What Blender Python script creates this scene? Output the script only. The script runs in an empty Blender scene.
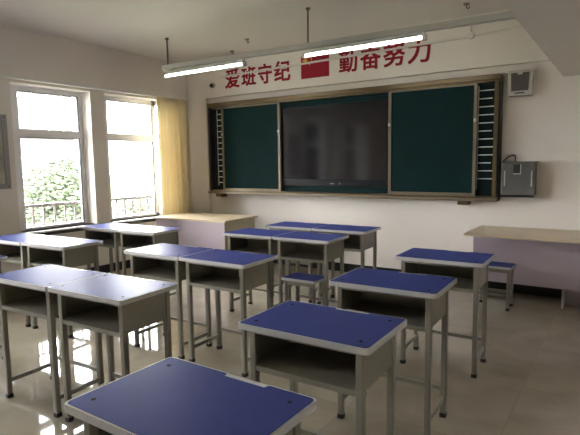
import bpy, bmesh, math, random
from mathutils import Vector, Matrix
C = bpy.context.scene.collection
random.seed(7)
R = math.radians

# ------------------------------------------------------------------ materials
def mat(name, col, rough=0.6, metal=0.0, spec=0.5, noise=0.0, nscale=8.0, bump=0.0, bscale=60.0, coat=0.0):
    m = bpy.data.materials.new(name); m.use_nodes = True
    nt = m.node_tree; b = nt.nodes['Principled BSDF']
    b.inputs['Base Color'].default_value = (*col, 1)
    b.inputs['Roughness'].default_value = rough
    b.inputs['Metallic'].default_value = metal
    b.inputs['Specular IOR Level'].default_value = spec
    b.inputs['Coat Weight'].default_value = coat
    b.inputs['Coat Roughness'].default_value = 0.15
    tc = nt.nodes.new('ShaderNodeTexCoord')
    if noise > 0:
        n = nt.nodes.new('ShaderNodeTexNoise'); n.inputs['Scale'].default_value = nscale
        n.inputs['Detail'].default_value = 5
        nt.links.new(tc.outputs['Object'], n.inputs['Vector'])
        r = nt.nodes.new('ShaderNodeMapRange')
        r.inputs['From Min'].default_value = 0.3; r.inputs['From Max'].default_value = 0.7
        r.inputs['To Min'].default_value = 1 - noise; r.inputs['To Max'].default_value = 1 + noise
        nt.links.new(n.outputs['Fac'], r.inputs['Value'])
        mx = nt.nodes.new('ShaderNodeVectorMath'); mx.operation = 'SCALE'
        mx.inputs[0].default_value = col
        nt.links.new(r.outputs['Result'], mx.inputs['Scale'])
        nt.links.new(mx.outputs['Vector'], b.inputs['Base Color'])
    if bump > 0:
        n2 = nt.nodes.new('ShaderNodeTexNoise'); n2.inputs['Scale'].default_value = bscale
        nt.links.new(tc.outputs['Object'], n2.inputs['Vector'])
        bp = nt.nodes.new('ShaderNodeBump'); bp.inputs['Strength'].default_value = bump
        bp.inputs['Distance'].default_value = 0.002
        nt.links.new(n2.outputs['Fac'], bp.inputs['Height'])
        nt.links.new(bp.outputs['Normal'], b.inputs['Normal'])
    return m

def emit(name, col, s):
    m = bpy.data.materials.new(name); m.use_nodes = True
    b = m.node_tree.nodes['Principled BSDF']
    b.inputs['Base Color'].default_value = (*col, 1)
    b.inputs['Emission Color'].default_value = (*col, 1)
    b.inputs['Emission Strength'].default_value = s
    return m

def floor_mat():
    m = bpy.data.materials.new('polished_tiles'); m.use_nodes = True
    nt = m.node_tree; N = nt.nodes; L = nt.links; b = N['Principled BSDF']
    tc = N.new('ShaderNodeTexCoord'); sp = N.new('ShaderNodeSeparateXYZ'); L.new(tc.outputs['Object'], sp.inputs[0])
    def cell(axis, off):
        a = N.new('ShaderNodeMath'); a.operation = 'SUBTRACT'; a.inputs[1].default_value = off
        L.new(sp.outputs[axis], a.inputs[0])
        d = N.new('ShaderNodeMath'); d.operation = 'DIVIDE'; d.inputs[1].default_value = 0.8; L.new(a.outputs[0], d.inputs[0])
        fr = N.new('ShaderNodeMath'); fr.operation = 'FRACT'; L.new(d.outputs[0], fr.inputs[0])
        s = N.new('ShaderNodeMath'); s.operation = 'SUBTRACT'; s.inputs[1].default_value = 0.5; L.new(fr.outputs[0], s.inputs[0])
        ab = N.new('ShaderNodeMath'); ab.operation = 'ABSOLUTE'; L.new(s.outputs[0], ab.inputs[0])
        g = N.new('ShaderNodeMath'); g.operation = 'GREATER_THAN'; g.inputs[1].default_value = 0.4972; L.new(ab.outputs[0], g.inputs[0])
        fl = N.new('ShaderNodeMath'); fl.operation = 'FLOOR'; L.new(d.outputs[0], fl.inputs[0])
        return g, fl
    gx, fx = cell(0, 5.15); gy, fy = cell(1, -1.58)
    mxx = N.new('ShaderNodeMath'); mxx.operation = 'MAXIMUM'; L.new(gx.outputs[0], mxx.inputs[0]); L.new(gy.outputs[0], mxx.inputs[1])
    cb = N.new('ShaderNodeCombineXYZ'); L.new(fx.outputs[0], cb.inputs[0]); L.new(fy.outputs[0], cb.inputs[1])
    wn = N.new('ShaderNodeTexWhiteNoise'); L.new(cb.outputs[0], wn.inputs['Vector'])
    no = N.new('ShaderNodeTexNoise'); no.inputs['Scale'].default_value = 2.6; no.inputs['Detail'].default_value = 6
    no.inputs['Distortion'].default_value = 0.8
    ad = N.new('ShaderNodeVectorMath'); ad.operation = 'MULTIPLY_ADD'; ad.inputs[1].default_value = (7, 7, 7)
    L.new(cb.outputs[0], ad.inputs[0]); L.new(tc.outputs['Object'], ad.inputs[2]); L.new(ad.outputs[0], no.inputs['Vector'])
    cr = N.new('ShaderNodeValToRGB'); L.new(no.outputs['Fac'], cr.inputs[0])
    cr.color_ramp.elements[0].position = 0.3; cr.color_ramp.elements[0].color = (0.265, 0.23, 0.172, 1)
    cr.color_ramp.elements[1].position = 0.7; cr.color_ramp.elements[1].color = (0.34, 0.30, 0.232, 1)
    br = N.new('ShaderNodeMapRange'); br.inputs['To Min'].default_value = 0.94; br.inputs['To Max'].default_value = 1.06
    L.new(wn.outputs['Value'], br.inputs['Value'])
    sc = N.new('ShaderNodeVectorMath'); sc.operation = 'SCALE'; L.new(cr.outputs[0], sc.inputs[0]); L.new(br.outputs[0], sc.inputs['Scale'])
    mix = N.new('ShaderNodeMix'); mix.data_type = 'RGBA'
    L.new(mxx.outputs[0], mix.inputs['Factor']); L.new(sc.outputs[0], mix.inputs['A'])
    mix.inputs['B'].default_value = (0.13, 0.11, 0.085, 1)
    L.new(mix.outputs['Result'], b.inputs['Base Color'])
    ro = N.new('ShaderNodeMapRange'); ro.inputs['To Min'].default_value = 0.04; ro.inputs['To Max'].default_value = 0.5
    L.new(mxx.outputs[0], ro.inputs['Value']); L.new(ro.outputs[0], b.inputs['Roughness'])
    b.inputs['IOR'].default_value = 1.55
    return m

def glass_mat():
    m = bpy.data.materials.new('window_glass'); m.use_nodes = True
    nt = m.node_tree; N = nt.nodes; N.remove(N['Principled BSDF'])
    o = [n for n in N if n.type == 'OUTPUT_MATERIAL'][0]
    t = N.new('ShaderNodeBsdfTransparent'); t.inputs[0].default_value = (0.97, 0.985, 0.98, 1)
    g = N.new('ShaderNodeBsdfGlossy'); g.inputs['Roughness'].default_value = 0.02
    f = N.new('ShaderNodeFresnel'); f.inputs['IOR'].default_value = 1.35
    mx = N.new('ShaderNodeMixShader')
    nt.links.new(f.outputs[0], mx.inputs[0]); nt.links.new(t.outputs[0], mx.inputs[1]); nt.links.new(g.outputs[0], mx.inputs[2])
    nt.links.new(mx.outputs[0], o.inputs[0])
    return m

def cloth_mat():
    m = bpy.data.materials.new('yellow_curtain_cloth'); m.use_nodes = True
    nt = m.node_tree; N = nt.nodes; N.remove(N['Principled BSDF'])
    o = [n for n in N if n.type == 'OUTPUT_MATERIAL'][0]
    d = N.new('ShaderNodeBsdfDiffuse'); d.inputs[0].default_value = (0.70, 0.63, 0.46, 1)
    t = N.new('ShaderNodeBsdfTranslucent'); t.inputs[0].default_value = (0.74, 0.66, 0.48, 1)
    mx = N.new('ShaderNodeMixShader'); mx.inputs[0].default_value = 0.36
    nt.links.new(d.outputs[0], mx.inputs[1]); nt.links.new(t.outputs[0], mx.inputs[2]); nt.links.new(mx.outputs[0], o.inputs[0])
    return m

def wood_mat():
    m = mat('pale_wood_laminate', (0.62, 0.50, 0.36), 0.35)
    nt = m.node_tree; N = nt.nodes; b = N['Principled BSDF']
    tc = N.new('ShaderNodeTexCoord'); mp = N.new('ShaderNodeMapping'); mp.inputs['Scale'].default_value = (0.8, 14, 14)
    n = N.new('ShaderNodeTexNoise'); n.inputs['Scale'].default_value = 3; n.inputs['Detail'].default_value = 5
    cr = N.new('ShaderNodeValToRGB')
    cr.color_ramp.elements[0].position = 0.35; cr.color_ramp.elements[0].color = (0.47, 0.38, 0.25, 1)
    cr.color_ramp.elements[1].position = 0.7; cr.color_ramp.elements[1].color = (0.60, 0.50, 0.35, 1)
    nt.links.new(tc.outputs['Object'], mp.inputs[0]); nt.links.new(mp.outputs[0], n.inputs['Vector'])
    nt.links.new(n.outputs['Fac'], cr.inputs[0]); nt.links.new(cr.outputs[0], b.inputs['Base Color'])
    return m

M = dict(
    wall=mat('wall_paint', (0.70, 0.652, 0.595), 0.75, noise=0.025, nscale=1.6, bump=0.15, bscale=40),
    ceil=mat('ceiling_paint', (0.66, 0.622, 0.58), 0.85, noise=0.02, nscale=1.2),
    base=mat('black_skirting', (0.012, 0.012, 0.014), 0.3),
    pvc=mat('white_window_frame', (0.78, 0.77, 0.77), 0.35),
    gasket=mat('black_gasket', (0.03, 0.03, 0.03), 0.6),
    sill=mat('white_marble_sill', (0.72, 0.70, 0.67), 0.25, noise=0.05, nscale=6),
    dark=mat('dark_sill_strip', (0.02, 0.02, 0.022), 0.3),
    rail=mat('brown_metal_railing', (0.06, 0.045, 0.04), 0.5),
    blue=mat('blue_laminate', (0.052, 0.068, 0.245), 0.40, spec=0.3, noise=0.05, nscale=5),
    trim=mat('grey_edge_trim', (0.48, 0.475, 0.465), 0.45),
    steel=mat('grey_painted_steel', (0.212, 0.198, 0.158), 0.42, spec=0.35, noise=0.04, nscale=4),
    foot=mat('black_rubber', (0.01, 0.01, 0.01), 0.6),
    bolt=mat('dark_bolt', (0.008, 0.008, 0.01), 0.8, spec=0.1),
    lilac=mat('lilac_panel', (0.40, 0.33, 0.365), 0.5, noise=0.03, nscale=3),
    beige=mat('beige_panel', (0.50, 0.44, 0.31), 0.5),
    wood=wood_mat(),
    edge=mat('pale_edge_band', (0.66, 0.60, 0.50), 0.4),
    green=mat('green_chalk_surface', (0.005, 0.020, 0.020), 0.75, spec=0.08, noise=0.15, nscale=2.5),
    greendark=mat('dark_green_strip', (0.004, 0.012, 0.012), 0.7, spec=0.1),
    gold=mat('bronze_aluminium', (0.13, 0.092, 0.045), 0.3, 0.5),
    champagne=mat('champagne_aluminium', (0.19, 0.155, 0.105), 0.4, 0.4),
    bezel=mat('black_bezel', (0.006, 0.006, 0.008), 0.4, spec=0.2),
    screen=mat('dark_screen_glass', (0.010, 0.009, 0.012), 0.10, spec=1.0),
    silver=mat('silver_mark', (0.5, 0.5, 0.5), 0.3, 0.5),
    chalk=mat('white_line_paint', (0.62, 0.66, 0.64), 0.6),
    red=mat('red_vinyl', (0.27, 0.008, 0.020), 0.6, spec=0.2),
    yellow=mat('yellow_vinyl', (0.80, 0.50, 0.03), 0.5),
    white=mat('white_enamel', (0.68, 0.68, 0.66), 0.35),
    conduit=mat('white_conduit_plastic', (0.62, 0.58, 0.54), 0.5), channel=mat('grey_light_channel', (0.50, 0.48, 0.46), 0.5),
    rod=mat('grey_rod_metal', (0.16, 0.13, 0.12), 0.5, 0.3),
    tube=emit('lit_fluorescent_tube', (1.0, 0.97, 0.93), 3.0),
    grille=mat('dark_speaker_grille', (0.07, 0.055, 0.05), 0.7, noise=0.5, nscale=160),
    spk=mat('speaker_cabinet', (0.42, 0.40, 0.36), 0.5),
    box=mat('grey_metal_box', (0.11, 0.108, 0.10), 0.5, 0.2, noise=0.08, nscale=12),
    black=mat('black_plastic', (0.012, 0.012, 0.012), 0.4),
    frame=mat('grey_board_frame', (0.30, 0.29, 0.28), 0.4, 0.3),
    paper=mat('pinned_paper', (0.40, 0.37, 0.31), 0.8, noise=0.2, nscale=9),
    glass=glass_mat(), cloth=cloth_mat(), floor=floor_mat(),
    leaf=mat('bush_leaves', (0.068, 0.086, 0.050), 0.6, noise=0.4, nscale=3),
    bark=mat('bush_bark', (0.12, 0.09, 0.06), 0.9),
    lawn=mat('lawn_grass', (0.13, 0.14, 0.08), 0.9, noise=0.3, nscale=1.5),
    facade=mat('pink_facade', (0.038, 0.029, 0.030), 0.9),
    facade_glass=mat('facade_window_glass', (0.02, 0.021, 0.023), 0.5),
    stain=mat('ceiling_stain', (0.30, 0.26, 0.21), 0.9),
)

M['blue'].node_tree.nodes['Principled BSDF'].inputs['IOR'].default_value = 1.12
# ------------------------------------------------------------------ mesh helpers
def add_box(bm, a, b, rot=None, bev=0.0):
    """axis-aligned box from corner a to corner b"""
    a = Vector(a); b = Vector(b); c = (a + b) / 2; s = b - a
    r = bmesh.ops.create_cube(bm, size=1.0)
    vs = r['verts']
    for v in vs: v.co = Vector((v.co.x * s.x, v.co.y * s.y, v.co.z * s.z))
    if bev > 0:
        es = list({e for v in vs for e in v.link_edges})
        rb = bmesh.ops.bevel(bm, geom=es, offset=bev, segments=2, affect='EDGES', profile=0.5)
        vs = list({v for f in rb['faces'] for v in f.verts} | {v for v in vs if v.is_valid})
    for v in vs: v.co = v.co + c
    return vs

def add_tube(bm, p, q, r, n=12, r2=None):
    p = Vector(p); q = Vector(q); d = q - p
    m = Matrix.Translation((p + q) / 2) @ d.to_track_quat('Z', 'Y').to_matrix().to_4x4()
    bmesh.ops.create_cone(bm, cap_ends=True, segments=n, radius1=r, radius2=r if r2 is None else r2, depth=d.length, matrix=m)

def add_bar(bm, p, q, w, h):
    """rectangular bar between two points"""
    p = Vector(p); q = Vector(q); d = q - p
    m = Matrix.Translation((p + q) / 2) @ d.to_track_quat('Z', 'Y').to_matrix().to_4x4() @ Matrix.Diagonal((w, h, d.length, 1))
    bmesh.ops.create_cube(bm, size=1.0, matrix=m)

def add_prism(bm, pts, z0, z1, axis='Z'):
    """closed outline pts extruded between two heights"""
    def P(u, v, w):
        return (u, v, w) if axis == 'Z' else ((u, w, v) if axis == 'Y' else (w, u, v))
    lo = [bm.verts.new(P(x, y, z0)) for x, y in pts]; hi = [bm.verts.new(P(x, y, z1)) for x, y in pts]
    n = len(pts)
    bm.faces.new(lo[::-1]); bm.faces.new(hi)
    for i in range(n): bm.faces.new((lo[i], lo[(i + 1) % n], hi[(i + 1) % n], hi[i]))

def obj(name, bm, m, parent=None, smooth=False):
    bmesh.ops.recalc_face_normals(bm, faces=bm.faces[:])
    me = bpy.data.meshes.new(name); bm.to_mesh(me); bm.free()
    if smooth:
        for p in me.polygons: p.use_smooth = True
    me.materials.append(m)
    o = bpy.data.objects.new(name, me); C.objects.link(o)
    if parent: o.parent = parent
    return o
def box(name, a, b, m, parent=None, bev=0.0):
    bm = bmesh.new(); add_box(bm, a, b, bev=bev); return obj(name, bm, m, parent)
def struct(o): o['kind'] = 'structure'; return o
def thing(name, label, cat, loc=(0, 0, 0), rotz=0, group=None):
    o = bpy.data.objects.new(name, None); C.objects.link(o); o.empty_display_size = 0.1
    o.location = loc; o.rotation_euler = (0, 0, rotz); tag(o, label, cat, group); return o
def tag(o, label, cat, group=None):
    o['label'] = label; o['category'] = cat
    if group: o['group'] = group
    return o
def dup(root, loc, rotz, label, group=None):
    r = root.copy(); C.objects.link(r); r.location = loc; r.rotation_euler = (0, 0, rotz); r['label'] = label
    if group: r['group'] = group
    for ch in list(root.children):
        c = ch.copy(); C.objects.link(c); c.parent = r
        for g in ch.children:
            d = g.copy(); C.objects.link(d); d.parent = c
    return r

# ------------------------------------------------------------------ camera
f, yaw, pit, rol = 502.767, 0.592502, 0.108714, -0.014567
sy, cy = math.sin(yaw), math.cos(yaw)
fw = Vector((-sy * math.cos(pit), cy * math.cos(pit), -math.sin(pit)))
rt = Vector((cy, sy, 0)); up = rt.cross(fw)
r2 = rt * math.cos(rol) + up * math.sin(rol); u2 = -rt * math.sin(rol) + up * math.cos(rol)
cam = bpy.data.cameras.new('camera'); co = bpy.data.objects.new('camera', cam); C.objects.link(co)
mw = Matrix((( r2.x, u2.x, -fw.x, 5.628168), (r2.y, u2.y, -fw.y, -5.646384), (r2.z, u2.z, -fw.z, 1.400214), (0, 0, 0, 1)))
co.matrix_world = mw
cam.sensor_width = 36; cam.lens = f * 36 / 580; cam.clip_start = 0.02
bpy.context.scene.camera = co

# ------------------------------------------------------------------ room shell
ZC, XR, YB = 2.90, 7.3, -8.6
struct(box('floor', (0, YB, -0.1), (XR, 0, 0), M['floor']))
struct(box('ceiling', (-0.25, YB, ZC), (XR, 0.25, ZC + 0.12), M['ceil']))
# front wall with its slightly proud upper beam, corner pilaster
bm = bmesh.new()
add_box(bm, (-0.25, 0, -0.1), (XR, 0.25, ZC))
add_box(bm, (0, -0.055, 0), (0.405, 0, ZC))
struct(obj('wall_front', bm, M['wall']))
struct(box('trim_2', (0.405, -0.06, 2.358), (XR, 0.0, ZC), M['wall']))
struct(box('wall_right', (XR, YB, -0.1), (XR + 0.2, 0.25, ZC), M['wall']))
struct(box('wall_back', (-0.25, YB - 0.2, -0.1), (XR + 0.2, YB, ZC), M['wall']))
struct(box('trim_1', (5.06, YB, 2.185), (XR, -0.06, ZC), M['ceil']))          # dropped soffit over the right side
# left wall with window openings
wins = [(-2.70, -1.715), (-1.51, -0.34), (-6.4, -5.3), (-4.6, -3.5)]
SZ, HZ = 0.655, 2.32
bm = bmesh.new()
ys = sorted([w for w in wins]); edges = [YB]
for a, b in ys: edges += [a, b]
edges.append(0)
for i in range(0, len(edges), 2): add_box(bm, (-0.25, edges[i], -0.1), (0, edges[i + 1], ZC))
for a, b in ys:
    add_box(bm, (-0.25, a, -0.1), (0, b, SZ)); add_box(bm, (-0.25, a, HZ), (0, b, ZC))
struct(obj('wall_left', bm, M['wall']))
# skirting
struct(box('baseboard_front', (0.405, -0.014, 0), (XR, 0, 0.11), M['base']))
struct(box('baseboard_left', (0, YB, 0), (0.014, -0.07, 0.11), M['base']))

def window(n, y0, y1, lit=True):
    g0, g1 = y0 + 0.11, (y1 - 0.055 if n != 2 else -0.575)
    xs = -0.235; xe = -0.185
    bm = bmesh.new()
    fr = 0.075
    add_box(bm, (xs, y0, SZ), (xe, g0 + 0.06, HZ)); add_box(bm, (xs, g1, SZ), (xe, min(g1 + 0.06, y1), HZ))
    if n == 2: add_box(bm, (xs, y1 - 0.03, SZ), (xe, y1, HZ)); add_box(bm, (xs, g1, HZ - 0.06), (xe, y1, HZ)); add_box(bm, (xs, g1, SZ), (xe, y1, SZ + 0.03))
    add_box(bm, (xs, g0 + 0.06, HZ - 0.06), (xe, g1, HZ)); add_box(bm, (xs, g0 + 0.06, SZ), (xe, g1, SZ + 0.03))
    add_box(bm, (xs, g0 + 0.06, 1.735), (xe, g1, 1.83))
    w = struct(obj('window_%d' % n, bm, M['pvc']))
    a, b = g0 + 0.06, g1
    box('glass_pane', (-0.213, a, SZ + 0.03), (-0.207, b, 1.735), M['glass'], w)
    box('glass_pane', (-0.213, a, 1.83), (-0.207, b, HZ - 0.06), M['glass'], w)
    if n == 2: box('glass_pane', (-0.213, g1 + 0.06, SZ + 0.03), (-0.207, y1 - 0.03, HZ - 0.06), M['glass'], w)
    bm = bmesh.new()
    for z0, z1 in ((SZ + 0.03, 1.735), (1.83, HZ - 0.06)):
        add_box(bm, (-0.206, b - 0.010, z0), (-0.182, b, z1)); add_box(bm, (-0.206, a, z1 - 0.009), (-0.182, b, z1))
    obj('window_gasket', bm, M['gasket'], w)
    box('window_sill', (-0.185, y0, SZ - 0.02), (0.035, y1, SZ), M['sill'], w)
    box('sill_strip', (0.001, y0 + 0.01, SZ - 0.055), (0.05, y1 + 0.06, SZ - 0.0205), M['dark'], w)  # near-black strip just below the white sill
    return w
for i, (a, b) in enumerate(wins): window(i + 1, a, b)

def railing(y0, y1, label):
    t = thing('window_railing', label, 'railing', (-0.31, (y0 + y1) / 2, SZ + 0.0), 0, 'window guard railings')
    h = (y1 - y0) / 2
    bm = bmesh.new(); add_bar(bm, (0, -h, 0.27), (0, h, 0.27), 0.03, 0.034); obj('top_rail', bm, M['rail'], t)
    bm = bmesh.new(); add_bar(bm, (0, -h, 0.03), (0, h, 0.03), 0.02, 0.022); obj('bottom_rail', bm, M['rail'], t)
    n = max(3, int(round((y1 - y0) / 0.135)))
    for k in range(n + 1):
        bm = bmesh.new(); y = -h + 0.01 + k * (2 * h - 0.02) / n
        add_tube(bm, (0, y, 0.02), (0, y, 0.27), 0.0135, 8); obj('baluster', bm, M['rail'], t)
    for y in (-h, h):
        bm = bmesh.new(); add_bar(bm, (-0.0, y, 0.27), (0.06, y, 0.27), 0.02, 0.02); obj('wall_bracket', bm, M['rail'], t)
    return t
railing(-2.66, -1.52, 'low brown metal railing outside the window nearer the left edge, bush behind it')
railing(-1.45, -0.35, 'low brown metal railing outside the window beside the yellow curtain')

# curtain rail and curtain
bm = bmesh.new(); add_box(bm, (0.055, -5.6, 2.342), (0.095, -0.10, 2.368), bev=0.004)
cr = tag(obj('curtain_rail', bm, M['white']), 'long white curtain rail running above the windows on the left wall', 'curtain rail')
for y in (-4.5, -3.0, -1.6, -0.25): box('rail_bracket', (0.0, y - 0.012, 2.35), (0.055, y + 0.012, 2.362), M['white'], cr)
bm = bmesh.new()
NY, NZ = 150, 26
rows = []
for j in range(NZ + 1):
    t = j / NZ; z = 2.340 - t * 2.06
    row = []
    for i in range(NY + 1):
        s = i / NY
        y = -0.775 + 0.60 * s + 0.018 * math.sin(t * 3 + s * 9) * t
        ph = s * 2 * math.pi * 5.2 + 0.7 * math.sin(s * 11) + 0.35 * math.sin(t * 4 + s * 5)
        x = 0.135 + 0.058 * math.sin(ph) * (0.75 + 0.4 * t) + 0.010 * math.sin(2.3 * ph + 1)
        row.append(bm.verts.new((x, y, z)))
    rows.append(row)
for j in range(NZ):
    for i in range(NY): bm.faces.new((rows[j][i], rows[j][i + 1], rows[j + 1][i + 1], rows[j + 1][i]))
ct = obj('curtain', bm, M['cloth'], smooth=True)
sd = ct.modifiers.new('thickness', 'SOLIDIFY'); sd.thickness = 0.002
tag(ct, 'pleated pale yellow curtain gathered in the front left corner', 'curtain')

# framed board on the left wall, cut by the left image edge
fb = thing('notice_frame', 'grey framed notice board on left wall at the left picture edge', 'notice board', (0, -3.0, 1.56))
bm = bmesh.new()
for a, b in (((0, -0.22, -0.40), (0.02, 0.23, -0.345)), ((0, -0.22, 0.345), (0.02, 0.23, 0.40)), ((0, 0.175, -0.345), (0.02, 0.23, 0.345)), ((0, -0.22, -0.345), (0.02, -0.165, 0.345))):
    add_box(bm, a, b)
obj('frame', bm, M['frame'], fb)
box('notice_sheet', (0, -0.165, -0.345), (0.010, 0.175, 0.345), M['paper'], fb)
for z in (-0.372, 0.372):
    bm = bmesh.new(); add_tube(bm, (0.018, 0.2, z), (0.024, 0.2, z), 0.007, 10); obj('screw', bm, M['black'], fb)

# ------------------------------------------------------------------ blackboard
BX0, BX1, BZ0, BZ1 = 0.485, 4.51, 0.985, 2.268
bb = thing('sliding_blackboard', 'wide bronze-framed sliding blackboard on the front wall around the dark screen', 'blackboard', (0, 0, 0))
box('back_board', (BX0 + 0.03, -0.02, BZ0 + 0.02), (BX1 - 0.03, -0.003, BZ1 - 0.03), M['greendark'], bb)
bm = bmesh.new(); add_box(bm, (BX0, -0.13, BZ1 - 0.055), (BX1, 0, BZ1), bev=0.006); add_box(bm, (BX0, -0.11, BZ1 - 0.075), (BX1, -0.02, BZ1 - 0.055)); obj('top_rail', bm, M['gold'], bb)
bm = bmesh.new(); add_box(bm, (BX0, -0.12, BZ0), (BX1, 0, BZ0 + 0.03), bev=0.004); obj('bottom_rail', bm, M['gold'], bb)
bm = bmesh.new(); add_box(bm, (BX0, -0.16, BZ0 - 0.018), (BX1, -0.002, BZ0 - 0.002), bev=0.003); add_box(bm, (BX0, -0.16, BZ0 - 0.002), (BX1, -0.152, BZ0 + 0.012)); obj('chalk_tray', bm, M['champagne'], bb)
box('side_rail', (BX0, -0.12, BZ0 + 0.03), (BX0 + 0.035, 0, BZ1 - 0.055), M['black'], bb)
box('side_rail', (BX1 - 0.06, -0.12, BZ0 + 0.03), (BX1 - 0.022, 0, BZ1 - 0.055), M['gold'], bb)
box('side_rail', (BX1 - 0.022, -0.10, BZ0 + 0.0), (BX1, 0, BZ1 - 0.055), M['black'], bb)
for x in (0.60, 4.10):
    box('tray_bracket', (x, -0.12, BZ0 - 0.065), (x + 0.11, -0.002, BZ0 - 0.018), M['gold'], bb)
def strip(x0, x1, y, vert, n, z0, dz):
    s = box('side_strip', (x0, y, BZ0 + 0.035), (x1, -0.021, BZ1 - 0.08), M['greendark'], bb)
    bm = bmesh.new(); add_box(bm, (vert, y - 0.003, BZ0 + 0.1), (vert + 0.007, y, BZ1 - 0.1)); obj('vertical_line', bm, M['chalk'], s)
    for k in range(n):
        z = z0 + k * dz; e = 0.0 if k % 4 != 2 else 0.02
        bm = bmesh.new(); add_box(bm, (x0 + 0.012, y - 0.003, z), (x1 - 0.01 - e, y, z + 0.011)); obj('ruled_line', bm, M['chalk'], s)
strip(0.60, 0.722, -0.06, 0.61, 14, 1.12, 0.082)
box('blank_strip', (0.52, -0.06, BZ0 + 0.035), (0.60, -0.021, BZ1 - 0.08), M['bezel'], bb)
strip(4.275, 4.45, -0.06, 4.278, 12, 1.195, 0.0835)
def slider(x0, x1):
    p = box('writing_panel', (x0 + 0.03, -0.085, BZ0 + 0.06), (x1 - 0.03, -0.062, BZ1 - 0.085), M['green'], bb)
    bm = bmesh.new()
    add_box(bm, (x0, -0.095, BZ0 + 0.032), (x0 + 0.033, -0.061, BZ1 - 0.062)); add_box(bm, (x1 - 0.033, -0.095, BZ0 + 0.032), (x1, -0.061, BZ1 - 0.062))
    add_box(bm, (x0 + 0.033, -0.095, BZ0 + 0.032), (x1 - 0.033, -0.061, BZ0 + 0.062)); add_box(bm, (x0 + 0.033, -0.095, BZ1 - 0.087), (x1 - 0.033, -0.061, BZ1 - 0.062))
    obj('panel_frame', bm, M['champagne'], p)
    for x in (x0 + 0.016, x1 - 0.016):
        bm = bmesh.new(); add_box(bm, (x - 0.012, -0.115, 1.80), (x + 0.012, -0.095, 1.835), bev=0.004); obj('pull_knob', bm, M['silver'], p)
slider(0.725, 1.745); slider(3.285, 4.275)
box('header_panel', (1.75, -0.05, 2.115), (3.28, -0.021, 2.19), M['green'], bb)
box('footer_panel', (1.75, -0.05, 1.02), (3.28, -0.021, 1.085), M['green'], bb)
tv = thing('display_screen', 'large dark flat display screen set between the two green boards', 'screen', (2.515, -0.02, 1.62))
box('bezel', (-0.76, -0.035, -0.53), (0.76, 0, 0.50), M['bezel'], tv, 0.004)
box('screen_glass', (-0.735, -0.038, -0.44), (0.735, -0.0351, 0.475), M['screen'], tv)
box('maker_mark', (-0.03, -0.0375, -0.497), (0.03, -0.0351, -0.487), M['silver'], tv)
box('power_button', (0.10, -0.0385, -0.498), (0.115, -0.0351, -0.486), M['silver'], tv)

# speaker, grey box, small camera
sp = thing('wall_speaker', 'pale wall speaker with dark grille right of the blackboard top', 'speaker', (4.685, 0, 2.165), 0)
bm = bmesh.new(); add_prism(bm, [(-0.105, -0.13), (0.105, -0.13), (0.112, 0.12), (-0.112, 0.12)], -0.11, 0, 'Y'); obj('cabinet', bm, M['spk'], sp)
bm = bmesh.new(); add_prism(bm, [(-0.078, -0.085), (0.078, -0.085), (0.084, 0.092), (0.026, 0.092), (0.02, 0.072), (-0.02, 0.072), (-0.026, 0.092), (-0.084, 0.092)], -0.118, -0.1101, 'Y'); obj('grille', bm, M['grille'], sp)
box('badge', (-0.045, -0.114, -0.112), (0.045, -0.1101, -0.100), M['black'], sp)
bm = bmesh.new(); add_tube(bm, (-0.112, -0.05, 0.09), (-0.18, -0.03, 0.115), 0.005, 8); obj('cable', bm, M['black'], sp)
gb = thing('control_box', 'grey metal control box on wall at lower right end of blackboard', 'control box', (4.70, 0, 1.2))
box('housing', (-0.155, -0.13, -0.16), (0.155, 0, 0.165), M['box'], gb, 0.006)
box('lid', (-0.165, -0.14, 0.165), (0.17, 0, 0.178), M['box'], gb)
box('base_strip', (-0.185, -0.10, -0.185), (0.14, 0, -0.161), M['black'], gb)  # black strip along the bottom of the housing
box('socket_recess', (-0.045, -0.136, 0.06), (0.02, -0.1302, 0.15), M['black'], gb)
bm = bmesh.new(); add_box(bm, (0.02, -0.139, 0.05), (0.027, -0.1302, 0.15)); add_box(bm, (-0.045, -0.139, 0.05), (0.02, -0.1302, 0.058)); obj('socket_rim', bm, M['silver'], gb)
for x in (-0.13, 0.122): box('handle', (x, -0.142, -0.07), (x + 0.009, -0.1302, 0.085), M['silver'], gb)
bm = bmesh.new()
pp = [(-0.17, -0.02, 0.18), (-0.12, -0.02, 0.225), (-0.07, -0.02, 0.245), (-0.05, -0.02, 0.235), (-0.045, -0.03, 0.18)]
for a, b in zip(pp, pp[1:]): add_tube(bm, a, b, 0.006, 8)
obj('cable', bm, M['black'], gb)
kc = thing('dome_camera', 'small dark dome camera on wall above the blackboard left corner', 'camera', (0.55, -0.06, 2.53))
bm = bmesh.new(); add_tube(bm, (0, 0, 0), (0, -0.02, 0), 0.04, 20); obj('mount', bm, M['spk'], kc)
bm = bmesh.new(); bmesh.ops.create_uvsphere(bm, u_segments=16, v_segments=10, radius=0.027, matrix=Matrix.Translation((0, -0.035, -0.005))); obj('lens_dome', bm, M['black'], kc, True)

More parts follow.
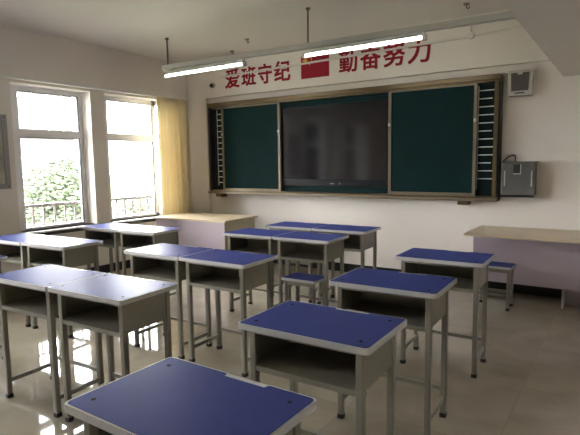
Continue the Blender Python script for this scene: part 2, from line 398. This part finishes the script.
# ------------------------------------------------------------------ wall slogan
def glyph(ch, x0, x1, z0, z1, label):
    cu = bpy.data.curves.new('glyph', 'FONT'); cu.body = ch; cu.extrude = 0.0; cu.offset = 0.0; cu.size = 1.0
    cu.resolution_u = 4
    to = bpy.data.objects.new('glyph', cu); C.objects.link(to)
    dg = bpy.context.evaluated_depsgraph_get(); dg.update()
    me = bpy.data.meshes.new_from_object(to.evaluated_get(dg))
    bpy.data.objects.remove(to)
    xs = [v.co.x for v in me.vertices]; yy = [v.co.y for v in me.vertices]
    ax, bx, ay, by = min(xs), max(xs), min(yy), max(yy)
    for v in me.vertices:
        u = (v.co.x - ax) / (bx - ax); w = (v.co.y - ay) / (by - ay)
        v.co = Vector(((u - 0.5) * (x1 - x0), 0, w * (z1 - z0)))
    bm = bmesh.new()
    for k in range(9):
        n0 = len(bm.verts); bm.from_mesh(me); bm.verts.ensure_lookup_table()
        dx = (k % 3 - 1) * 0.0058; dz = (k // 3 - 1) * 0.0050
        for v in bm.verts[n0:]: v.co += Vector((dx, -0.0001 * k, dz))
    r = bmesh.ops.extrude_face_region(bm, geom=bm.faces[:])
    for e in r['geom']:
        if isinstance(e, bmesh.types.BMVert): e.co.y -= 0.005
    o = obj('slogan_character', bm, M['red']); o.location = ((x0 + x1) / 2, -0.0605, z0)
    tag(o, label, 'wall lettering', 'red slogan characters above the blackboard')
    return o
G = [('爱', 0.795, 1.045, 2.465, 2.715, 'red wall character, leftmost of the slogan, behind the first tube light'),
     ('班', 1.095, 1.335, 2.468, 2.715, 'red wall character, second from the left of the slogan'),
     ('守', 1.385, 1.605, 2.470, 2.722, 'red wall character, third from the left of the slogan'),
     ('纪', 1.655, 1.900, 2.475, 2.728, 'red wall character, next to the left side of the red flag'),
     ('勤', 2.630, 2.865, 2.482, 2.735, 'red wall character, next to the right side of the red flag'),
     ('奋', 2.915, 3.165, 2.482, 2.737, 'red wall character, second one right of the red flag'),
     ('努', 3.210, 3.460, 2.485, 2.738, 'red wall character, third one right of the red flag'),
     ('力', 3.505, 3.755, 2.487, 2.740, 'red wall character, rightmost of the slogan, two-stroke shape')]
for g in G: glyph(*g)
fl = thing('wall_flag', 'red flag graphic with yellow stars in the middle of the wall slogan', 'flag', (2.28, -0.0605, 2.463))
box('flag_field', (-0.205, -0.004, 0), (0.205, 0, 0.285), M['red'], fl)
def star(x, z, r, a0, nm='star'):
    pts = []
    for k in range(10):
        a = a0 + math.pi / 2 + k * math.pi / 5; rr = r if k % 2 == 0 else r * 0.4
        pts.append((x + rr * math.cos(a), z + rr * math.sin(a)))
    bm = bmesh.new(); add_prism(bm, pts, -0.0065, -0.0041, 'Y'); obj(nm, bm, M['yellow'], fl)
star(-0.140, 0.215, 0.05, 0)
for x, z, a in ((-0.075, 0.263, .4), (-0.05, 0.238, .8), (-0.05, 0.203, 0), (-0.075, 0.175, .5)): star(x, z, 0.016, a)
# conduit across the lettering
cd = thing('wall_conduit', 'thin pale conduit running along the front wall across the red slogan', 'conduit', (0, 0, 0))
bm = bmesh.new(); add_bar(bm, (0.70, -0.076, 2.628), (4.16, -0.076, 2.684), 0.020, 0.022); obj('duct', bm, M['conduit'], cd)
bm = bmesh.new(); add_tube(bm, (4.19, -0.061, 2.692), (4.19, -0.095, 2.692), 0.034, 16); obj('junction_box', bm, M['conduit'], cd)
bm = bmesh.new(); add_tube(bm, (4.19, -0.072, 2.72), (4.19, -0.072, ZC), 0.009, 8); obj('riser', bm, M['conduit'], cd)
bm = bmesh.new(); add_bar(bm, (4.22, -0.068, 2.69), (5.06, -0.068, 2.735), 0.012, 0.012); obj('side_run', bm, M['conduit'], cd)

# ------------------------------------------------------------------ ceiling lights
lr = thing('light_rail', 'long grey suspended lighting rail below the ceiling carrying both tube lights', 'lighting rail', (0, -1.3, 0))
bm = bmesh.new()
add_bar(bm, (0.89, 0, 2.560), (5.055, 0, 2.515), 0.062, 0.05)
obj('channel', bm, M['channel'], lr)
for x, zz in ((0.965, 2.575), (2.947, 2.545)):
    bm = bmesh.new(); add_tube(bm, (x, 0, zz), (x, 0, ZC - 0.015), 0.009, 8); r_ = obj('hanging_rod', bm, M['rod'], lr)
    bm = bmesh.new(); add_tube(bm, (x, 0, ZC - 0.02), (x, 0, ZC), 0.022, 12); obj('ceiling_cup', bm, M['rod'], r_)
def tube_light(x0, x1, z, zr, label):
    t = thing('tube_light', label, 'tube light', ((x0 + x1) / 2, -1.3, z), 0, 'lit tube lights on the rail')
    h = (x1 - x0) / 2
    bm = bmesh.new(); add_prism(bm, [(-0.022, 0.008), (0.022, 0.008), (0.016, 0.042), (-0.016, 0.042)], -h, h, 'X'); b = obj('housing', bm, M['white'], t)
    bm = bmesh.new(); add_tube(bm, (-h + 0.02, 0, -0.008), (h - 0.02, 0, -0.006), 0.012, 16); obj('tube', bm, M['tube'], t, False)
    for s in (-1, 1):
        box('bracket', (s * h * 0.8 - 0.02, -0.015, 0.042), (s * h * 0.8 + 0.02, 0.015, zr - z), M['channel'], t)
        box('end_cap', (s * h - 0.018, -0.022, -0.028), (s * h + 0.018, 0.022, 0.02), M['conduit'], t, 0.003)
tube_light(0.91, 2.14, 2.468, 2.528, 'lit white tube light left of the slogan, nearer the windows')
tube_light(2.90, 4.12, 2.455, 2.505, 'lit white tube light on the right, passing below the red flag top')

# ceiling marks and hooks
def hook(x, y, label):
    t = thing('ceiling_hook', label, 'ceiling hook', (x, y, ZC), 0, 'ceiling hooks')
    bm = bmesh.new(); add_tube(bm, (0, 0, -0.012), (0, 0, 0), 0.028, 14); obj('plate', bm, M['stain'], t)
    bm = bmesh.new()
    pts = [(0, 0, -0.01), (0, 0, -0.035), (0.012, 0, -0.05), (0.026, 0, -0.045), (0.028, 0, -0.03)]
    for a, b in zip(pts, pts[1:]): add_tube(bm, a, b, 0.005, 8)
    obj('hook_wire', bm, M['rod'], t)
hook(1.70, -0.69, 'small dark ceiling hook above the slogan, between the two hanging rods')
hook(4.25, -0.50, 'small dark ceiling hook near the lowered ceiling on the right')
hook(1.13, -0.30, 'small hook just above the left tube light, left of the other hooks')

# ------------------------------------------------------------------ student desks
W, D, H = 0.578, 0.394, 0.76
def rrect(w, d, r, notch=None, n=5):
    pts = []
    for cx, cy_, a0 in ((w / 2 - r, -d / 2 + r, -90), (w / 2 - r, d / 2 - r, 0)):
        for k in range(n + 1):
            a = R(a0 + 90 * k / n); pts.append((cx + r * math.cos(a), cy_ + r * math.sin(a)))
    if notch:
        x0, x1, dep = notch
        pts += [(x1 + 0.006, d / 2), (x1, d / 2 - dep), (x0, d / 2 - dep), (x0 - 0.006, d / 2)]
    for cx, cy_, a0 in ((-w / 2 + r, d / 2 - r, 90), (-w / 2 + r, -d / 2 + r, 180)):
        for k in range(n + 1):
            a = R(a0 + 90 * k / n); pts.append((cx + r * math.cos(a), cy_ + r * math.sin(a)))
    return pts
def leg(parent, x, y, z1, s=0.032, name='leg', s2=None):
    bm = bmesh.new(); s2 = s2 or s
    add_box(bm, (x - s / 2, y - s2 / 2, 0.022), (x + s / 2, y + s2 / 2, z1), bev=0.004); l = obj(name, bm, M['steel'], parent)
    bm = bmesh.new(); add_box(bm, (x - s / 2 - 0.002, y - s2 / 2 - 0.002, 0), (x + s / 2 + 0.002, y + s2 / 2 + 0.002, 0.026), bev=0.004); obj('rubber_foot', bm, M['foot'], l)
    return l
def make_desk(label, loc, rz, group):
    t = thing('student_desk', label, 'desk', loc, rz, group)
    nt = (-0.03, 0.12, 0.004)
    bm = bmesh.new(); add_prism(bm, rrect(W, D, 0.018, nt), H - 0.024, H - 0.0012); obj('edge_trim', bm, M['trim'], t)['label'] = 'grey-white edge band'
    bm = bmesh.new(); add_prism(bm, rrect(W - 0.013, D - 0.013, 0.015, (-0.03, 0.12, 0.018)), H - 0.0011, H); obj('tabletop', bm, M['blue'], t)['label'] = 'blue laminate top'
    for sx in (-1, 1):
        for s_y in (-1, 1):
            bm = bmesh.new(); add_tube(bm, (sx * (W / 2 - 0.055), s_y * (D / 2 - 0.06), H), (sx * (W / 2 - 0.055), s_y * (D / 2 - 0.06), H + 0.0012), 0.007, 10)
            obj('screw', bm, M['bolt'], t)
    lx, ly = W / 2 - 0.051, D / 2 - 0.050
    for sx in (-1, 1):
        for s_y in (-1, 1): leg(t, sx * lx, s_y * ly, H - 0.024, 0.030)
    zb = 0.574
    # book compartment: sides, back, bottom with turned-down front lip
    for sx in (-1, 1):
        x = sx * (lx + 0.006)
        bm = bmesh.new(); add_box(bm, (x - 0.002, -ly + 0.016, zb), (x + 0.002, ly - 0.016, H - 0.024)); obj('side_panel', bm, M['steel'], t)
    box('back_panel', (-lx - 0.004, ly - 0.004, zb), (lx + 0.004, ly, H - 0.024), M['steel'], t)
    bm = bmesh.new(); add_box(bm, (-lx - 0.004, -ly - 0.010, zb + 0.004), (lx + 0.004, ly - 0.004, zb + 0.008)); add_box(bm, (-lx + 0.016, -ly - 0.014, zb - 0.014), (lx - 0.016, -ly - 0.010, zb + 0.008))
    obj('shelf', bm, M['steel'], t)
    bm = bmesh.new(); add_box(bm, (-lx + 0.016, -ly - 0.014, H - 0.044), (lx - 0.016, -ly - 0.008, H - 0.024)); obj('top_rail', bm, M['steel'], t)
    for sx in (-1, 1):
        bm = bmesh.new(); add_box(bm, (sx * lx - 0.008, -ly + 0.016, 0.095), (sx * lx + 0.008, ly - 0.016, 0.12)); obj('side_stretcher', bm, M['steel'], t)
    bm = bmesh.new(); add_box(bm, (-lx + 0.016, ly - 0.008, 0.15), (lx - 0.016, ly + 0.008, 0.172)); obj('rear_stretcher', bm, M['steel'], t)
    return t
GRP = 'blue-topped student desks'
base = None
def desk(x, y, rz, label):
    global base
    if base is None: base = make_desk(label, (x, y, 0), rz, GRP); return base
    return dup(base, (x, y, 0), rz, label)
def pair(x, y, rz, la, lb, wl=0.2895, wr=0.2895, dy=0.0, sx=1.0):
    c, s = math.cos(rz), math.sin(rz)
    a = desk(x - wl * sx * c, y - wl * sx * s, rz, la); b = desk(x + wr * sx * c - dy * s, y + wr * sx * s + dy * c, rz, lb)
    a.scale.x = b.scale.x = sx
desk(4.668, -4.718, -0.003, 'blue-topped grey desk nearest the camera, cut off by the bottom picture edge')
desk(4.625, -3.93, 0.017, 'blue-topped single desk right behind the nearest desk, empty compartment facing us')
desk(4.612, -3.160, 0.033, 'blue-topped single desk, third from the front in the right-hand column').scale.z = 1.018
desk(4.617, -2.26, 0.033, 'blue-topped single desk farthest back in right column, beside the long lilac table')
pair(3.073, -4.001, 0.05, 'left desk of the large front left pair, partly cut off by the left picture edge',
     'right desk of the large front left pair, overlapping the nearest desk in view')
pair(3.058, -3.036, 0.018, 'left desk of the central left pair, its top whitened by glare',
     'right desk of the central left pair, deep blue top')
pair(3.062, -1.935, 0.03, 'desk joined to the left side of the middle desk with the stool',
     'desk in the middle with a blue stool pushed under its front', sx=0.965)
pair(3.083, -1.302, 0.032, 'left desk of the farthest middle pair, mostly hidden, near the front wall',
     'right desk of the farthest middle pair, grey side seen against the white front wall', sx=0.975)
pair(1.355, -3.227, 0.053, 'left desk of the pair at the left picture edge below the first window',
     'right desk of the left edge pair, top whitened by window glare')
pair(1.376, -2.29, 0.047, 'left desk of the small far pair under the window near the curtain',
     'right desk of the small pair near the curtain, in front of the left teacher table', sx=0.955)
desk(1.675, -4.03, 0.04, 'blue-topped desk mostly outside the left picture edge, only its corner showing')

# ------------------------------------------------------------------ stools
def make_stool(label, loc, rz):
    t = thing('classroom_stool', label, 'stool', loc, rz, 'small blue-topped stools')
    w, d, h = 0.34, 0.24, 0.415
    bm = bmesh.new(); add_prism(bm, rrect(w, d, 0.015), h - 0.022, h - 0.001); obj('edge_trim', bm, M['trim'], t)
    bm = bmesh.new(); add_prism(bm, rrect(w - 0.012, d - 0.012, 0.012), h - 0.0009, h); obj('seat', bm, M['blue'], t)
    lx, ly = w / 2 - 0.032, d / 2 - 0.03
    for sx in (-1, 1):
        for s_y in (-1, 1): leg(t, sx * lx, s_y * ly, h - 0.022, 0.025)
    for s_y in (-1, 1):
        bm = bmesh.new(); add_box(bm, (-lx + 0.012, s_y * ly - 0.005, h - 0.06), (lx - 0.012, s_y * ly + 0.005, h - 0.022)); obj('apron', bm, M['steel'], t)
    for s_y in (-1, 1):
        bm = bmesh.new(); add_box(bm, (-lx + 0.012, s_y * ly - 0.007, 0.13), (lx - 0.012, s_y * ly + 0.007, 0.15)); obj('stretcher', bm, M['steel'], t)
    for sx in (-1, 1):
        bm = bmesh.new(); add_box(bm, (sx * lx - 0.007, -ly + 0.012, 0.09), (sx * lx + 0.007, ly - 0.012, 0.11)); obj('stretcher', bm, M['steel'], t)
    return t
s0 = make_stool('small blue-topped stool before the left end of the long lilac table', (4.615, -0.66, 0), 0.0)
dup(s0, (3.34, -2.03, 0), 0.02, 'small blue-topped stool pushed under the desk in the middle')
dup(s0, (2.84, -1.25, 0), 0.0, 'small stool deep in shade under the left desk of the farthest middle pair')

# ------------------------------------------------------------------ teacher tables
def teacher_table(name, label, loc, rz, L_, d, h, lilac_bottom, right=True):
    t = thing(name, label, 'table', loc, rz, None)
    box('table_top', (0, -d / 2, h - 0.026), (L_, d / 2, h), M['wood'], t, 0.004)
    return t
t = teacher_table('teacher_table', 'long pale wood-topped table with lilac front panel by the front wall, right', (4.335, -0.385, 0), 0.0, 1.95, 0.70, 0.70, 0.19)
box('front_panel', (0.02, -0.05, 0.19), (1.93, -0.032, 0.674), M['lilac'], t)['label'] = 'lilac front panel'
box('end_panel', (0.02, -0.031, 0), (0.038, 0.30, 0.674), M['lilac'], t)
box('divider_panel', (0.828, -0.05, 0), (0.840, 0.30, 0.19), M['edge'], t)
box('end_panel', (1.912, -0.031, 0), (1.93, 0.30, 0.674), M['lilac'], t)
box('lower_panel', (0.842, 0.13, 0.0), (1.91, 0.148, 0.30), M['lilac'], t)
t = teacher_table('teacher_table', 'pale wood-topped table with lilac front in the left corner below the curtain', (0.31, -0.735, 0), 0.06, 1.225, 0.70, 0.70, 0.0)
box('front_panel', (0.03, -0.33, 0.05), (1.19, -0.312, 0.674), M['lilac'], t)['label'] = 'lilac front panel'
box('end_panel', (1.172, -0.311, 0), (1.19, 0.33, 0.674), M['beige'], t)['label'] = 'beige side panel'
box('end_panel', (0.03, -0.311, 0), (0.048, 0.33, 0.674), M['beige'], t)

# ------------------------------------------------------------------ outside
bm = bmesh.new(); add_box(bm, (-60, -50, -0.62), (-0.25, 60, -0.55)); struct(obj('ground', bm, M['lawn']))
def bush(x, y, r, hgt, label, n=1500, seed=1):
    rnd = random.Random(seed)
    t = thing('leafy_bush', label, 'bush', (x, y, -0.55), 0, 'bushes outside the windows')
    bm = bmesh.new()
    for k in range(7):
        a = rnd.uniform(0, 6.28); add_tube(bm, (0, 0, 0), (math.cos(a) * r * .5, math.sin(a) * r * .5, hgt * .7), 0.03, 6, 0.008)
    obj('stems', bm, M['bark'], t)
    bm = bmesh.new()
    blobs = [(rnd.uniform(-.55, .55) * r, rnd.uniform(-.55, .55) * r, rnd.uniform(.3, .78) * hgt, rnd.uniform(.3, .5) * r) for _ in range(12)]
    for k in range(n):
        bx, by, bz, br = rnd.choice(blobs)
        v = Vector((rnd.gauss(0, 1), rnd.gauss(0, 1), rnd.gauss(0, 1))).normalized() * br * rnd.uniform(.6, 1.05)
        c = Vector((bx, by, bz)) + v
        q = Vector((rnd.gauss(0, 1), rnd.gauss(0, 1), rnd.gauss(0, 1))).to_track_quat('Z', 'Y').to_matrix()
        s = rnd.uniform(.05, .085)
        vs = [bm.verts.new(c + q @ Vector(p)) for p in ((-s, 0, 0), (0, -s * .45, s * .12), (s, 0, 0), (0, s * .45, s * .12))]
        bm.faces.new(vs)
    obj('foliage', bm, M['leaf'], t)
    return t
bush(-8, 2.45, 1.5, 2.05, 'broad green bush outside the left window, behind the railing', 14000, 3)
bush(-9.0, 0.3, 0.7, 1.3, 'lower green bush at the left edge of the left window', 1500, 5)
bush(-7, 4.9, 0.9, 1.15, 'low pale bush outside the window beside the curtain', 1500, 9)
bush(-9, 7.4, 0.9, 1.2, 'low bush seen through the right part of the window beside the curtain', 1200, 11)
bd = thing('distant_building', 'pale pinkish building far outside, faint through the left window', 'building', (-30, 13.2, -0.55))
box('walls', (-6, -3.0, 0), (0, 4.4, 9.5), M['facade'], bd)
box('roof', (-6.4, -3.5, 9.5), (0.5, 4.9, 9.9), M['wall'], bd)
for k in range(3):
    for z in (1.2, 4.0, 6.8):
        y = -2.2 + k * 2.3
        w = box('window_frame', (0.0, y, z), (0.06, y + 1.2, z + 1.4), M['pvc'], bd)
        box('window_glass', (0.061, y + 0.08, z + 0.08), (0.07, y + 1.12, z + 1.32), M['facade_glass'], w)

# ------------------------------------------------------------------ light
wd = bpy.data.worlds.new('overcast'); bpy.context.scene.world = wd; wd.use_nodes = True
nt = wd.node_tree; bg = nt.nodes['Background']
tc = nt.nodes.new('ShaderNodeTexCoord'); sp_ = nt.nodes.new('ShaderNodeSeparateXYZ'); nt.links.new(tc.outputs['Generated'], sp_.inputs[0])
cr_ = nt.nodes.new('ShaderNodeValToRGB'); nt.links.new(sp_.outputs['Z'], cr_.inputs[0])
cr_.color_ramp.elements[0].position = 0.0; cr_.color_ramp.elements[0].color = (0.97, 0.95, 1.0, 1)
cr_.color_ramp.elements[1].position = 0.6; cr_.color_ramp.elements[1].color = (1.0, 0.985, 1.0, 1)
nt.links.new(cr_.outputs[0], bg.inputs['Color']); bg.inputs['Strength'].default_value = 6.5

S = bpy.context.scene
S.view_settings.view_transform = 'Standard'; S.view_settings.look = 'None'
S.view_settings.gamma = 1.0; S.view_settings.use_curve_mapping = False
S.view_settings.exposure = 2.88
S.cycles.max_bounces = 10; S.cycles.diffuse_bounces = 7; S.cycles.glossy_bounces = 4
S.cycles.transparent_max_bounces = 8
S.cycles.use_denoising = True
S.cycles.sample_clamp_indirect = 8
